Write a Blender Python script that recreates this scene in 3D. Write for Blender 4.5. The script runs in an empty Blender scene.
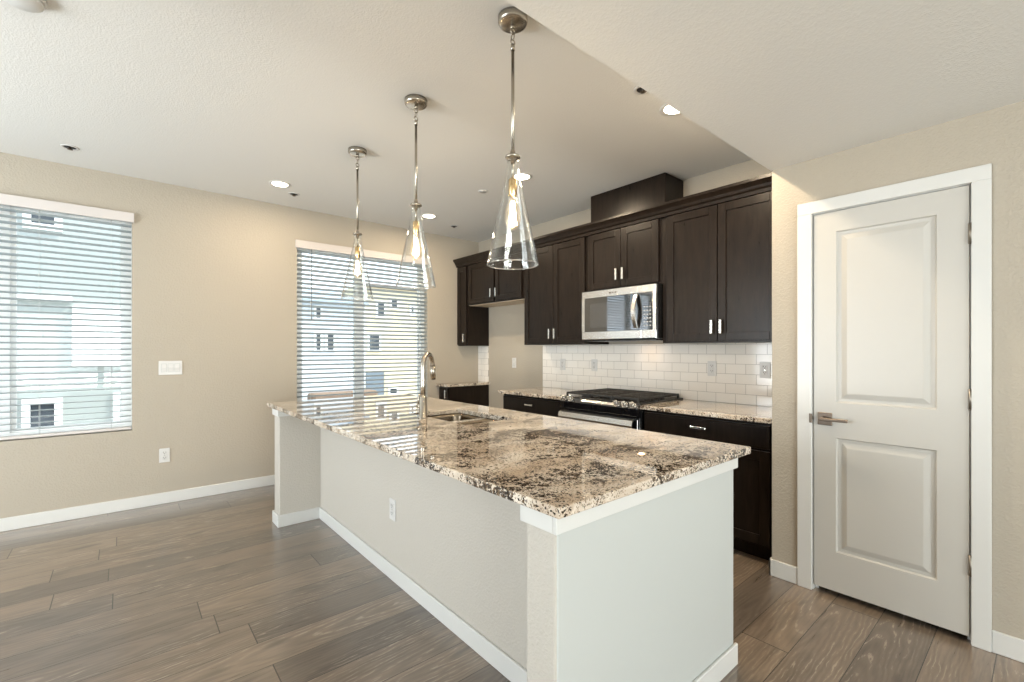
import bpy, bmesh, math, random
from mathutils import Vector, Matrix
random.seed(7)
PI = math.pi
S = bpy.context.scene
COL = S.collection

# ------------------------------------------------------------------ camera
H = 1.31
cam_d = bpy.data.cameras.new('camera')
cam = bpy.data.objects.new('camera', cam_d); COL.objects.link(cam)
cam.location = (0, 0, H)
cam.rotation_euler = (PI/2, 0, -math.radians(40.377))
cam_d.sensor_fit = 'HORIZONTAL'; cam_d.sensor_width = 36.0
cam_d.lens = 36.0*458.0/1024.0
cam_d.shift_y = (350.4-341.0)/1024.0
cam_d.clip_start = 0.02; cam_d.clip_end = 300
S.camera = cam

# ------------------------------------------------------------------ exposure
S.view_settings.view_transform = 'Standard'
S.view_settings.look = 'None'
S.view_settings.gamma = 1.0
S.view_settings.use_curve_mapping = False
S.view_settings.exposure = 0.46
S.cycles.use_denoising = True
S.cycles.max_bounces = 14
S.cycles.diffuse_bounces = 6
S.cycles.glossy_bounces = 6
S.cycles.transmission_bounces = 12
S.cycles.transparent_max_bounces = 16
S.cycles.caustics_reflective = False
S.cycles.sample_clamp_indirect = 6.0

# ------------------------------------------------------------------ sky and sun
W = bpy.data.worlds.new('sky'); S.world = W; W.use_nodes = True
nt = W.node_tree; nt.nodes.clear()
wo = nt.nodes.new('ShaderNodeOutputWorld'); bg = nt.nodes.new('ShaderNodeBackground')
bg.inputs['Color'].default_value = (0.80, 0.90, 1.0, 1); bg.inputs['Strength'].default_value = 2.4
nt.links.new(bg.outputs[0], wo.inputs[0])
sun_d = bpy.data.lights.new('sun', 'SUN'); sun_d.energy = 4.0; sun_d.angle = 0.02; sun_d.color = (1, 0.95, 0.85)
sun = bpy.data.objects.new('sun', sun_d); COL.objects.link(sun)
sun.rotation_euler = Vector((-0.75, 0.40, -0.95)).to_track_quat('-Z', 'Y').to_euler()
sun.location = (10, -8, 14)

def area(name, loc, direction, sx, sy, watts, color, spread=180):
    d = bpy.data.lights.new(name, 'AREA'); d.shape = 'RECTANGLE'; d.size = sx; d.size_y = sy
    d.energy = watts; d.color = color; d.spread = math.radians(spread)
    o = bpy.data.objects.new(name, d); COL.objects.link(o); o.location = loc
    o.rotation_euler = Vector(direction).to_track_quat('-Z', 'Y').to_euler()
    return o
# area lamps added to stand in for daylight, each just outside an unseen window
area('daylight_fill_rear', (-0.4, -4.75, 1.25), (0, 1, 0), 4.0, 1.9, 165, (0.93, 0.98, 1.0))
area('daylight_fill_side', (-3.65, 2.9, 1.30), (1, 0, 0), 2.7, 1.9, 110, (0.95, 0.97, 1.0))
# fill lamps added outside and tilted up to brighten the ceilings
area('ceiling_fill_rear', (-0.4, -5.1, 0.25), (0, 1, 0.75), 4.0, 1.2, 330, (1.0, 0.95, 0.86))
area('ceiling_fill_side', (-4.0, 2.9, 0.25), (1, 0, 0.75), 2.7, 1.2, 130, (0.92, 0.98, 1.0))

# ------------------------------------------------------------------ mesh helpers
class B:
    def __init__(s): s.bm = bmesh.new()
    def box(s, x0, x1, y0, y1, z0, z1, bev=0.0, seg=1):
        if x1 < x0: x0, x1 = x1, x0
        if y1 < y0: y0, y1 = y1, y0
        if z1 < z0: z0, z1 = z1, z0
        v = [s.bm.verts.new(p) for p in ((x0,y0,z0),(x1,y0,z0),(x1,y1,z0),(x0,y1,z0),(x0,y0,z1),(x1,y0,z1),(x1,y1,z1),(x0,y1,z1))]
        f = [s.bm.faces.new([v[i] for i in q]) for q in ((3,2,1,0),(4,5,6,7),(0,1,5,4),(1,2,6,5),(2,3,7,6),(3,0,4,7))]
        if bev > 0:
            es = list({e for q in f for e in q.edges})
            bmesh.ops.bevel(s.bm, geom=es, offset=bev, segments=seg, affect='EDGES', profile=0.5)
        return s
    def lathe(s, prof, c=(0,0,0), n=32, axis='Z', cap=True, smooth=True):
        rings = []
        for r, h in prof:
            ring = []
            for k in range(n):
                a = 2*PI*k/n; u, w = r*math.cos(a), r*math.sin(a)
                p = {'Z': (u, w, h), 'X': (h, u, w), 'Y': (w, h, u)}[axis]
                ring.append(s.bm.verts.new((c[0]+p[0], c[1]+p[1], c[2]+p[2])))
            rings.append(ring)
        for a, b in zip(rings, rings[1:]):
            for k in range(n):
                f = s.bm.faces.new((a[k], a[(k+1)%n], b[(k+1)%n], b[k])); f.smooth = smooth
        if cap:
            if prof[0][0] > 1e-5: s.bm.faces.new(rings[0][::-1])
            if prof[-1][0] > 1e-5: s.bm.faces.new(rings[-1])
        return s
    def tube(s, pts, r, n=12, closed=False):
        pts = [Vector(p) for p in pts]; m = len(pts); rr = r if isinstance(r, (list, tuple)) else [r]*m
        rings = []; up = None
        for i, p in enumerate(pts):
            if closed: t = (pts[(i+1)%m]-pts[i-1]).normalized()
            else: t = (pts[min(i+1,m-1)]-pts[max(i-1,0)]).normalized()
            if up is None:
                up = Vector((0,0,1)) if abs(t.z) < 0.9 else Vector((1,0,0))
            u = (up - t*up.dot(t))
            if u.length < 1e-4: u = t.orthogonal()
            u.normalize(); w = t.cross(u); up = u
            rings.append([s.bm.verts.new(p+(u*math.cos(2*PI*k/n)+w*math.sin(2*PI*k/n))*rr[i]) for k in range(n)])
        pairs = list(zip(rings, rings[1:]))
        if closed: pairs.append((rings[-1], rings[0]))
        for a, b in pairs:
            for k in range(n):
                f = s.bm.faces.new((a[k], a[(k+1)%n], b[(k+1)%n], b[k])); f.smooth = True
        if not closed:
            s.bm.faces.new(rings[0][::-1]); s.bm.faces.new(rings[-1])
        return s
    def torus(s, c, R, r, normal='Y', n=20, m=8, sz=1.0):
        pts = []
        for k in range(n):
            a = 2*PI*k/n; u, w = R*math.cos(a), R*math.sin(a)*sz
            pts.append({'Y': (c[0]+u, c[1], c[2]+w), 'X': (c[0], c[1]+u, c[2]+w), 'Z': (c[0]+u, c[1]+w, c[2])}[normal])
        return s.tube(pts, r, m, closed=True)
    def prism_y(s, prof, y0, y1):            # profile of (x, z) swept along y
        a = [s.bm.verts.new((x, y0, z)) for x, z in prof]; b = [s.bm.verts.new((x, y1, z)) for x, z in prof]
        n = len(prof)
        for k in range(n): s.bm.faces.new((a[k], a[(k+1)%n], b[(k+1)%n], b[k]))
        s.bm.faces.new(a[::-1]); s.bm.faces.new(b); return s
    def prism_x(s, prof, x0, x1):            # profile of (y, z) swept along x
        a = [s.bm.verts.new((x0, y, z)) for y, z in prof]; b = [s.bm.verts.new((x1, y, z)) for y, z in prof]
        n = len(prof)
        for k in range(n): s.bm.faces.new((a[k], a[(k+1)%n], b[(k+1)%n], b[k]))
        s.bm.faces.new(a[::-1]); s.bm.faces.new(b); return s
    def quad(s, *p):
        return s.bm.faces.new([s.bm.verts.new(q) for q in p])

def wloc(o):
    v = Vector((0,0,0))
    while o is not None: v += o.location; o = o.parent
    return v
def obj(name, b, mat, parent=None, recalc=True):
    if parent is not None:
        bmesh.ops.translate(b.bm, verts=b.bm.verts, vec=-wloc(parent))
    if recalc: bmesh.ops.recalc_face_normals(b.bm, faces=b.bm.faces)
    me = bpy.data.meshes.new(name); b.bm.to_mesh(me); b.bm.free()
    if mat: me.materials.append(mat)
    o = bpy.data.objects.new(name, me); COL.objects.link(o)
    if parent is not None: o.parent = parent
    return o
def tag(o, label, cat, group=None, kind=None):
    o['label'] = label; o['category'] = cat
    if group: o['group'] = group
    if kind: o['kind'] = kind
    return o
def thing(name, loc, label, cat, group=None):
    o = bpy.data.objects.new(name, None); COL.objects.link(o); o.location = loc; o.empty_display_size = 0.05
    return tag(o, label, cat, group)
def struct(name, b, mat, label=None, cat=None, parent=None):
    o = obj(name, b, mat, parent)
    if parent is None:
        o['kind'] = 'structure'; o['label'] = label; o['category'] = cat
    return o
def dup(root, loc, label=None, rotz=None):
    r = root.copy(); COL.objects.link(r); r.location = loc
    if rotz is not None: r.rotation_euler = (0, 0, rotz)
    if label: r['label'] = label
    for ch in list(root.children):
        c = ch.copy(); COL.objects.link(c); c.parent = r
        for g in list(ch.children):
            d = g.copy(); COL.objects.link(d); d.parent = c
    return r

# ------------------------------------------------------------------ materials
def mat(name, color=(.8,.8,.8), rough=.5, metal=0.0, **kw):
    m = bpy.data.materials.new(name); m.use_nodes = True
    p = m.node_tree.nodes['Principled BSDF']
    p.inputs['Base Color'].default_value = (*color, 1); p.inputs['Roughness'].default_value = rough
    p.inputs['Metallic'].default_value = metal
    for k, v in kw.items(): p.inputs[k].default_value = v
    return m
class N:                                        # small node helper
    def __init__(s, m): s.t = m.node_tree; s.p = s.t.nodes.get('Principled BSDF')
    def new(s, kind, **kw):
        n = s.t.nodes.new(kind)
        for k, v in kw.items(): setattr(n, k, v)
        return n
    def link(s, a, b): s.t.links.new(a, b)
    def math(s, op, a, b=None, c=None):
        n = s.new('ShaderNodeMath', operation=op)
        for i, v in enumerate((a, b, c)):
            if v is None: continue
            if isinstance(v, (int, float)): n.inputs[i].default_value = v
            else: s.link(v, n.inputs[i])
        return n.outputs[0]
    def ramp(s, fac, stops, interp='LINEAR'):
        n = s.new('ShaderNodeValToRGB'); e = n.color_ramp; e.interpolation = interp
        while len(e.elements) < len(stops): e.elements.new(0.5)
        for el, (pos, c) in zip(e.elements, stops):
            el.position = pos; el.color = (*c, 1) if len(c) == 3 else c
        s.link(fac, n.inputs[0]); return n.outputs[0]
    def mix(s, fac, a, b, blend='MIX'):
        n = s.new('ShaderNodeMix', data_type='RGBA', blend_type=blend)
        for sock, v in ((n.inputs[0], fac), (n.inputs[6], a), (n.inputs[7], b)):
            if isinstance(v, (int, float)): sock.default_value = v
            elif isinstance(v, tuple): sock.default_value = (*v, 1)
            else: s.link(v, sock)
        return n.outputs[2]
    def coord(s, scale=(1,1,1), loc=(0,0,0), rot=(0,0,0), kind='Object'):
        c = s.new('ShaderNodeTexCoord'); m = s.new('ShaderNodeMapping')
        m.inputs['Scale'].default_value = scale; m.inputs['Location'].default_value = loc; m.inputs['Rotation'].default_value = rot
        s.link(c.outputs[kind], m.inputs[0]); return m.outputs[0]
    def noise(s, vec, scale, detail=3, rough=.5, dist=0.0):
        n = s.new('ShaderNodeTexNoise'); n.inputs['Scale'].default_value = scale; n.inputs['Detail'].default_value = detail
        n.inputs['Roughness'].default_value = rough; n.inputs['Distortion'].default_value = dist
        s.link(vec, n.inputs['Vector']); return n.outputs['Fac']
    def bump(s, h, strength, dist=0.01):
        n = s.new('ShaderNodeBump'); n.inputs['Strength'].default_value = strength; n.inputs['Distance'].default_value = dist
        s.link(h, n.inputs['Height']); s.link(n.outputs[0], s.p.inputs['Normal'])

def plaster(name, color, rough=.7, strength=.25, scale=90):
    m = mat(name, color, rough); n = N(m); v = n.coord()
    a = n.noise(v, scale, 2, .5); b = n.noise(v, scale*.35, 2, .5)
    h = n.math('ADD', n.ramp(a, [(.45,(0,0,0)),(.62,(1,1,1))]), b)
    n.bump(h, strength, .004); return m
M_wall = plaster('beige_orange_peel_paint', (.405, .362, .295))
M_ceil = plaster('ceiling_paint', (.70, .695, .67), .8, .15, 110)
M_island = plaster('island_paint', (.49, .46, .41), .55, .25)
M_trim = mat('white_trim_paint', (.62, .62, .60), .35)
M_door = mat('white_door_paint', (.50, .485, .45), .38)
M_panel = mat('island_panel_paint', (.49, .51, .495), .4)
M_white = mat('white_plastic', (.60, .595, .58), .35)
M_slot = mat('dark_slot', (.02, .02, .02), .6)
M_steel = mat('brushed_stainless', (.62, .60, .57), .27, 1.0)
M_nickel = mat('satin_nickel', (.42, .385, .33), .27, 1.0)
M_pull = mat('nickel_pull', (.75, .74, .71), .25, 1.0)
M_hinge = mat('hinge_nickel', (.30, .27, .23), .42, 1.0)
M_bronze = mat('dark_nickel', (.14, .11, .085), .4, 1.0)
M_brass = mat('warm_brass', (.80, .58, .30), .25, 1.0)
M_black = mat('black_enamel', (.012, .012, .012), .25)
M_iron = mat('cast_iron', (.018, .018, .018), .6)
M_glossblack = mat('black_glass', (.006, .006, .007), .03)
M_glossblack.node_tree.nodes['Principled BSDF'].inputs['IOR'].default_value = 2.4
M_meshblack = mat('oven_window_screen', (.035, .036, .038), .04, IOR=2.2)
M_key = mat('keypad_print', (.35, .35, .35), .5)
M_maple = mat('pale_maple_ply', (.62, .50, .36), .5)
M_sink = mat('sink_steel', (.22, .18, .135), .25, 1.0)
M_vinyl = mat('white_vinyl', (.80, .82, .82), .35)
M_slat = mat('shade_grey_slat', (.34, .38, .395), .4)  # white slats; their backlit shade is put into this grey
M_valance = mat('valance_white', (.58, .54, .515), .4)
M_cord = mat('grey_cord', (.45, .47, .46), .7)
M_wand = mat('clear_grey_wand', (.18, .20, .21), .2)

def espresso():
    m = mat('espresso_stain', (.018, .012, .009), .30); n = N(m)
    v = n.coord((6, 6, .8)); a = n.noise(v, 6, 5, .6, .6)
    c = n.ramp(a, [(.3, (.008, .0056, .0042)), (.7, (.018, .012, .0085))]); n.link(c, n.p.inputs['Base Color'])
    r = n.ramp(a, [(.2, (.26,.26,.26)), (.8, (.34,.34,.34))]); n.link(r, n.p.inputs['Roughness'])
    n.p.inputs['Specular IOR Level'].default_value = .20
    return m
M_wood = espresso()

def granite():
    m = mat('speckled_granite', (.7,.6,.5), .03); n = N(m)
    v0 = n.coord()
    wv = n.new('ShaderNodeTexNoise'); wv.inputs['Scale'].default_value = 2.2; wv.inputs['Detail'].default_value = 3; n.link(v0, wv.inputs['Vector'])
    va = n.new('ShaderNodeVectorMath', operation='MULTIPLY_ADD'); n.link(wv.outputs['Color'], va.inputs[0]); va.inputs[1].default_value = (.45,.45,.45); n.link(v0, va.inputs[2])
    mp = n.new('ShaderNodeMapping'); mp.inputs['Rotation'].default_value = (0, 0, -.55); mp.inputs['Scale'].default_value = (1.0, 2.6, 1.6); n.link(va.outputs[0], mp.inputs[0]); flow = mp.outputs[0]
    base = n.ramp(n.noise(flow, 3.0, 4, .55), [(.30, (.47,.375,.285)), (.45, (.62,.53,.43)), (.58, (.71,.64,.55)), (.74, (.75,.70,.63))])
    pale = n.ramp(n.noise(v0, 30, 4, .6), [(.55, (0,0,0)), (.66, (1,1,1))]); c = n.mix(n.math('MULTIPLY', pale, .5), base, (.80, .72, .62))
    band = n.math('ADD', n.math('MULTIPLY', n.noise(flow, 2.3, 5, .62, .5), .7), n.math('MULTIPLY', n.noise(v0, 13, 3, .6), .3))
    jn = n.new('ShaderNodeTexNoise'); jn.inputs['Scale'].default_value = 70; jn.inputs['Detail'].default_value = 2; n.link(v0, jn.inputs['Vector'])
    jv = n.new('ShaderNodeVectorMath', operation='MULTIPLY_ADD'); n.link(jn.outputs['Color'], jv.inputs[0]); jv.inputs[1].default_value = (.013,.013,.013); n.link(v0, jv.inputs[2])
    def cells(scale):
        q = n.new('ShaderNodeTexVoronoi'); q.inputs['Scale'].default_value = scale; n.link(jv.outputs[0], q.inputs['Vector'])
        k = n.new('ShaderNodeSeparateColor'); n.link(q.outputs['Color'], k.inputs[0]); return k.outputs
    f1, f2 = cells(150), cells(62)
    d1 = n.ramp(band, [(.43, (.015,.015,.015)), (.50, (.15,.15,.15)), (.585, (.70,.70,.70))])
    d2 = n.ramp(band, [(.46, (.0,.0,.0)), (.53, (.12,.12,.12)), (.62, (.46,.46,.46))])
    dark = n.ramp(f1[1], [(0, (.016,.013,.012)), (.55, (.030,.022,.017)), (.62, (.13,.085,.05)), (.85, (.22,.20,.18))], 'CONSTANT')
    c = n.mix(n.math('LESS_THAN', f2[0], d2), c, (.035, .025, .019))
    c = n.mix(n.math('LESS_THAN', f1[0], d1), c, dark)
    f3 = cells(270)
    d3 = n.ramp(n.noise(flow, 3.4, 5, .65, .4), [(.36, (.03,.03,.03)), (.50, (.22,.22,.22)), (.62, (.50,.50,.50))])
    fine = n.ramp(f3[1], [(0, (.045,.033,.024)), (.4, (.16,.105,.065)), (.75, (.30,.23,.16))], 'CONSTANT')
    c = n.mix(n.math('MULTIPLY', n.math('LESS_THAN', f3[0], d3), .85), c, fine)
    n.link(c, n.p.inputs['Base Color'])
    n.p.inputs['Coat Weight'].default_value = .6; n.p.inputs['Coat Roughness'].default_value = .012
    return m
M_granite = granite()

def floor_mat():
    m = mat('grey_brown_plank', (.2,.15,.1), .3); n = N(m)
    tc = n.new('ShaderNodeTexCoord'); sp = n.new('ShaderNodeSeparateXYZ'); n.link(tc.outputs['Object'], sp.inputs[0])
    X, Y = sp.outputs[0], sp.outputs[1]
    w, L = .195, 1.83
    ry = n.math('DIVIDE', n.math('SUBTRACT', Y, .149), w); row = n.math('FLOOR', ry); fy = n.math('SUBTRACT', ry, row)
    wn = n.new('ShaderNodeTexWhiteNoise', noise_dimensions='1D'); n.link(row, wn.inputs['W'])
    rx = n.math('ADD', n.math('DIVIDE', X, L), n.math('MULTIPLY', wn.outputs['Value'], 7.31)); col = n.math('FLOOR', rx); fx = n.math('SUBTRACT', rx, col)
    cb = n.new('ShaderNodeCombineXYZ'); n.link(row, cb.inputs[0]); n.link(col, cb.inputs[1])
    w2 = n.new('ShaderNodeTexWhiteNoise', noise_dimensions='3D'); n.link(cb.outputs[0], w2.inputs['Vector'])
    rnd = w2.outputs['Value']; rc = w2.outputs['Color']
    ofs = n.new('ShaderNodeVectorMath', operation='MULTIPLY_ADD'); n.link(rc, ofs.inputs[0]); ofs.inputs[1].default_value = (13, 9, 5); n.link(tc.outputs['Object'], ofs.inputs[2])
    def mapped(sc):
        q = n.new('ShaderNodeMapping'); q.inputs['Scale'].default_value = sc; n.link(ofs.outputs[0], q.inputs[0]); return q.outputs[0]
    g1 = n.noise(mapped((1.2, 26, 1)), 2.2, 6, .65, .5)
    g2 = n.noise(mapped((.9, 3.2, 1)), 1.5, 4, .6, .9)
    base = n.ramp(rnd, [(0, (.122,.097,.077)), (.35, (.158,.125,.098)), (.7, (.194,.149,.111)), (1, (.222,.170,.126))])
    tone = n.ramp(n.math('ADD', n.math('MULTIPLY', g1, .5), n.math('MULTIPLY', g2, .5)), [(.30, (.50,.48,.47)), (.5, (1,1,1)), (.72, (1.35,1.32,1.27))])
    c = n.mix(1.0, base, tone, 'MULTIPLY')
    # cathedral figure: long ovals centred on each board, limed pores show pale
    sc = n.new('ShaderNodeSeparateColor'); n.link(rc, sc.inputs[0])
    cu = n.math('MULTIPLY', n.math('SUBTRACT', fx, sc.outputs[0]), L*.085)
    cv = n.math('ADD', n.math('MULTIPLY', n.math('SUBTRACT', fy, .5), w), n.math('MULTIPLY', n.math('SUBTRACT', sc.outputs[1], .5), .16))
    wob = n.math('MULTIPLY', n.math('SUBTRACT', n.noise(mapped((2.2, 9, 1)), 2.0, 3, .55), .5), .055)
    cc = n.new('ShaderNodeCombineXYZ'); n.link(cu, cc.inputs[0]); n.link(n.math('ADD', cv, wob), cc.inputs[1])
    wp = n.new('ShaderNodeTexWave', wave_type='RINGS', rings_direction='Z'); wp.inputs['Scale'].default_value = 19
    n.link(cc.outputs[0], wp.inputs['Vector'])
    fig = wp.outputs['Fac']
    c = n.mix(.45, c, n.ramp(fig, [(0, (.72,.70,.68)), (.6, (1.03,1.02,1.0)), (1, (1.10,1.08,1.05))]), 'MULTIPLY')
    pores = n.ramp(fig, [(.86, (0,0,0)), (.97, (1,1,1))])
    brk = n.ramp(n.noise(mapped((5.0, 30, 1)), 3.0, 4, .65), [(.46, (0,0,0)), (.58, (1,1,1))])
    zone = n.ramp(n.noise(mapped((1.1, 3.0, 1)), 1.6, 2, .5), [(.44, (0,0,0)), (.60, (1,1,1))])
    c = n.mix(n.math('MULTIPLY', n.math('MULTIPLY', pores, n.math('MULTIPLY', brk, zone)), .55), c, (.44, .38, .30))
    knots = n.ramp(n.noise(mapped((1.6, 5.5, 1)), 2.1, 1, .4), [(.70, (0,0,0)), (.80, (1,1,1))])
    c = n.mix(n.math('MULTIPLY', knots, .6), c, (.055, .042, .032))
    e1 = n.math('LESS_THAN', fy, .018); e2 = n.math('LESS_THAN', fx, .0025)
    seam = n.math('MAXIMUM', e1, e2)
    c = n.mix(n.math('MULTIPLY', seam, .92), c, (.020, .016, .012))
    n.link(c, n.p.inputs['Base Color'])
    n.link(n.ramp(g1, [(.3, (.27,.27,.27)), (.7, (.38,.38,.38))]), n.p.inputs['Roughness'])
    n.p.inputs['Coat Weight'].default_value = 1.0; n.p.inputs['Coat Roughness'].default_value = .22
    n.bump(n.math('SUBTRACT', n.math('MULTIPLY', g1, .35), seam), .25, .003)
    return m
M_floor = floor_mat()

def tile_mat():
    m = mat('white_subway_tile', (.78,.75,.70), .08); n = N(m)
    tc = n.new('ShaderNodeTexCoord'); sp = n.new('ShaderNodeSeparateXYZ'); n.link(tc.outputs['Object'], sp.inputs[0])
    cb = n.new('ShaderNodeCombineXYZ'); n.link(n.math('ADD', sp.outputs[1], .03), cb.inputs[0]); n.link(n.math('ADD', n.math('SUBTRACT', sp.outputs[2], .9), .762), cb.inputs[1])
    br = n.new('ShaderNodeTexBrick'); n.link(cb.outputs[0], br.inputs['Vector'])
    br.inputs['Scale'].default_value = 1.0; br.inputs['Brick Width'].default_value = .1524; br.inputs['Row Height'].default_value = .0762
    br.inputs['Mortar Size'].default_value = .0016; br.inputs['Mortar Smooth'].default_value = .3; br.offset = .5
    br.inputs['Color1'].default_value = (.80,.77,.72,1); br.inputs['Color2'].default_value = (.76,.73,.68,1); br.inputs['Mortar'].default_value = (.36,.34,.315,1)
    n.link(br.outputs['Color'], n.p.inputs['Base Color'])
    n.link(n.math('ADD', n.math('MULTIPLY', br.outputs['Fac'], .6), .08), n.p.inputs['Roughness'])
    n.bump(n.math('SUBTRACT', 1.0, br.outputs['Fac']), .5, .002)
    return m
M_tile = tile_mat()

def pane_mat(name, tint=(.96,.985,.98), refl=.06):
    m = bpy.data.materials.new(name); m.use_nodes = True; t = m.node_tree; t.nodes.clear()
    o = t.nodes.new('ShaderNodeOutputMaterial'); mx = t.nodes.new('ShaderNodeMixShader'); tr = t.nodes.new('ShaderNodeBsdfTransparent')
    gl = t.nodes.new('ShaderNodeBsdfGlossy'); lw = t.nodes.new('ShaderNodeLayerWeight'); pw = t.nodes.new('ShaderNodeMath'); pw.operation = 'POWER'; pw.inputs[1].default_value = 3.5; fr = t.nodes.new('ShaderNodeMath'); fr.operation = 'MULTIPLY_ADD'; fr.inputs[1].default_value = .7; fr.inputs[2].default_value = .04; t.links.new(lw.outputs['Facing'], pw.inputs[0]); t.links.new(pw.outputs[0], fr.inputs[0])
    tr.inputs['Color'].default_value = (*tint, 1); gl.inputs['Roughness'].default_value = 0.02
    t.links.new(fr.outputs[0], mx.inputs[0]); t.links.new(tr.outputs[0], mx.inputs[1]); t.links.new(gl.outputs[0], mx.inputs[2]); t.links.new(mx.outputs[0], o.inputs[0])
    return m
M_pane = pane_mat('window_glass')
M_shade = pane_mat('thin_clear_glass', (.985, .99, .985))
for n_ in M_shade.node_tree.nodes:
    if n_.type == 'MATH' and n_.operation == 'POWER': n_.inputs[1].default_value = 2.6
    if n_.type == 'MATH' and n_.operation == 'MULTIPLY_ADD': n_.inputs[1].default_value = .80
M_glass = mat('clear_glass_rim', (1, 1, 1), 0.0)
M_glass.node_tree.nodes['Principled BSDF'].inputs['Transmission Weight'].default_value = 1.0
M_glass.node_tree.nodes['Principled BSDF'].inputs['Specular IOR Level'].default_value = .8
M_bulb = pane_mat('bulb_glass', (1, .97, .92))
def glow(m, color, strength):
    t = m.node_tree; o = [n for n in t.nodes if n.type == 'OUTPUT_MATERIAL'][0]; src = o.inputs[0].links[0].from_socket
    e = t.nodes.new('ShaderNodeEmission'); e.inputs[0].default_value = (*color, 1); e.inputs[1].default_value = strength
    a = t.nodes.new('ShaderNodeAddShader'); t.links.new(src, a.inputs[0]); t.links.new(e.outputs[0], a.inputs[1]); t.links.new(a.outputs[0], o.inputs[0])
glow(M_bulb, (1, .74, .46), .10)
def emit(name, color, strength):
    m = bpy.data.materials.new(name); m.use_nodes = True; t = m.node_tree; t.nodes.clear()
    o = t.nodes.new('ShaderNodeOutputMaterial'); e = t.nodes.new('ShaderNodeEmission')
    e.inputs[0].default_value = (*color, 1); e.inputs[1].default_value = strength; t.links.new(e.outputs[0], o.inputs[0]); return m
M_fil = emit('glowing_filament', (1, .80, .52), 120)
M_lens = emit('lit_downlight_lens', (1, .86, .66), 14)

# ------------------------------------------------------------------ room shell
XK, YW, XP, YP = 3.60, 4.918, 2.886, 1.053       # kitchen wall, window wall, pantry wall face, pantry corner
ZC, ZS = 2.744, 2.36
XL, YB = -3.40, -4.50
T = .15
OUT = 0.25
struct('floor', B().box(XL-T, XK+T, YB-T, YW+T, -.10, 0), M_floor, 'grey brown wide plank floor running toward the cabinets', 'floor')
struct('ceiling', B().box(XL-T, XK+T, YP+.01, YW+T, ZC, ZC+.15), M_ceil, 'off white high ceiling over the kitchen', 'ceiling')
struct('ceiling_soffit', B().box(XL-T, XK+T, YB-T, YP+.007, ZS, ZC+.15), M_ceil, 'lowered off white ceiling in front of the pantry door', 'ceiling')

W1 = (-1.42, .060, .650, 2.425); W2 = (1.338, 2.830, .650, 2.405)   # visible windows: x0 x1 z0 z1
b = B()
b.box(XL-T, W1[0], YW, YW+T, 0, ZC); b.box(W1[0], W1[1], YW, YW+T, 0, W1[2]); b.box(W1[0], W1[1], YW, YW+T, W1[3], ZC)
b.box(W1[1], W2[0], YW, YW+T, 0, ZC); b.box(W2[0], W2[1], YW, YW+T, 0, W2[2]); b.box(W2[0], W2[1], YW, YW+T, W2[3], ZC)
b.box(W2[1], XK+T, YW, YW+T, 0, ZC)
struct('wall_far', b, M_wall, 'beige far wall with two blinds and a light switch', 'wall')
struct('wall_right', B().box(XK, XK+T, YB-T, YW, 0, ZC), M_wall, 'beige wall behind the dark kitchen cabinets', 'wall')
D0, D1, DZ = .232, .842, 2.052                   # door slab extent
b = B(); o0, o1, oz = D0-.018, D1+.018, DZ+.018
b.box(XP, XP+.12, YB, o0, 0, ZS); b.box(XP, XP+.12, o0, o1, oz, ZS); b.box(XP, XP+.12, o1, YP, 0, ZS); b.box(XP+.12, XK, YP-.1, YP, 0, ZS)
struct('wall_pantry', b, M_wall, 'beige wall holding the white pantry door', 'wall')
W4 = (1.5, 4.3, .30, 2.30); W3 = (-2.4, 1.6, .30, 2.2)
b = B(); b.box(XL-T, XL, YB-T, W4[0], 0, ZC); b.box(XL-T, XL, W4[1], YW, 0, ZC); b.box(XL-T, XL, W4[0], W4[1], 0, W4[2]); b.box(XL-T, XL, W4[0], W4[1], W4[3], ZC)
struct('wall_left', b, M_wall, 'beige side wall of the living area with a wide window', 'wall')
b = B(); b.box(XL, W3[0], YB-T, YB, 0, ZC); b.box(W3[1], XK, YB-T, YB, 0, ZC); b.box(W3[0], W3[1], YB-T, YB, 0, W3[2]); b.box(W3[0], W3[1], YB-T, YB, W3[3], ZC)
struct('wall_behind', b, M_wall, 'beige wall behind the camera with wide glazing', 'wall')

def base_prof(): return
b = B(); b.box(XL, XK-.64, YW-.013, YW, 0, .095, .003)
struct('baseboard_far', b, M_trim, 'white baseboard along the far window wall', 'baseboard')
b = B(); b.box(XP-.013, XP, .9165, YP+.013, 0, .095, .003); b.box(XP-.013, XP+.10, YP, YP+.013, 0, .095, .003)
struct('baseboard_corner', b, M_trim, 'short white baseboard between pantry door and cabinets', 'baseboard')
struct('baseboard_right', B().box(XP-.013, XP, YB, .1655, 0, .095, .003), M_trim, 'white baseboard right of the pantry door', 'baseboard')
struct('baseboard_left', B().box(XL, XL+.013, YB, YW-.02, 0, .095, .003), M_trim, 'white baseboard along the side wall', 'baseboard')

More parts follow.
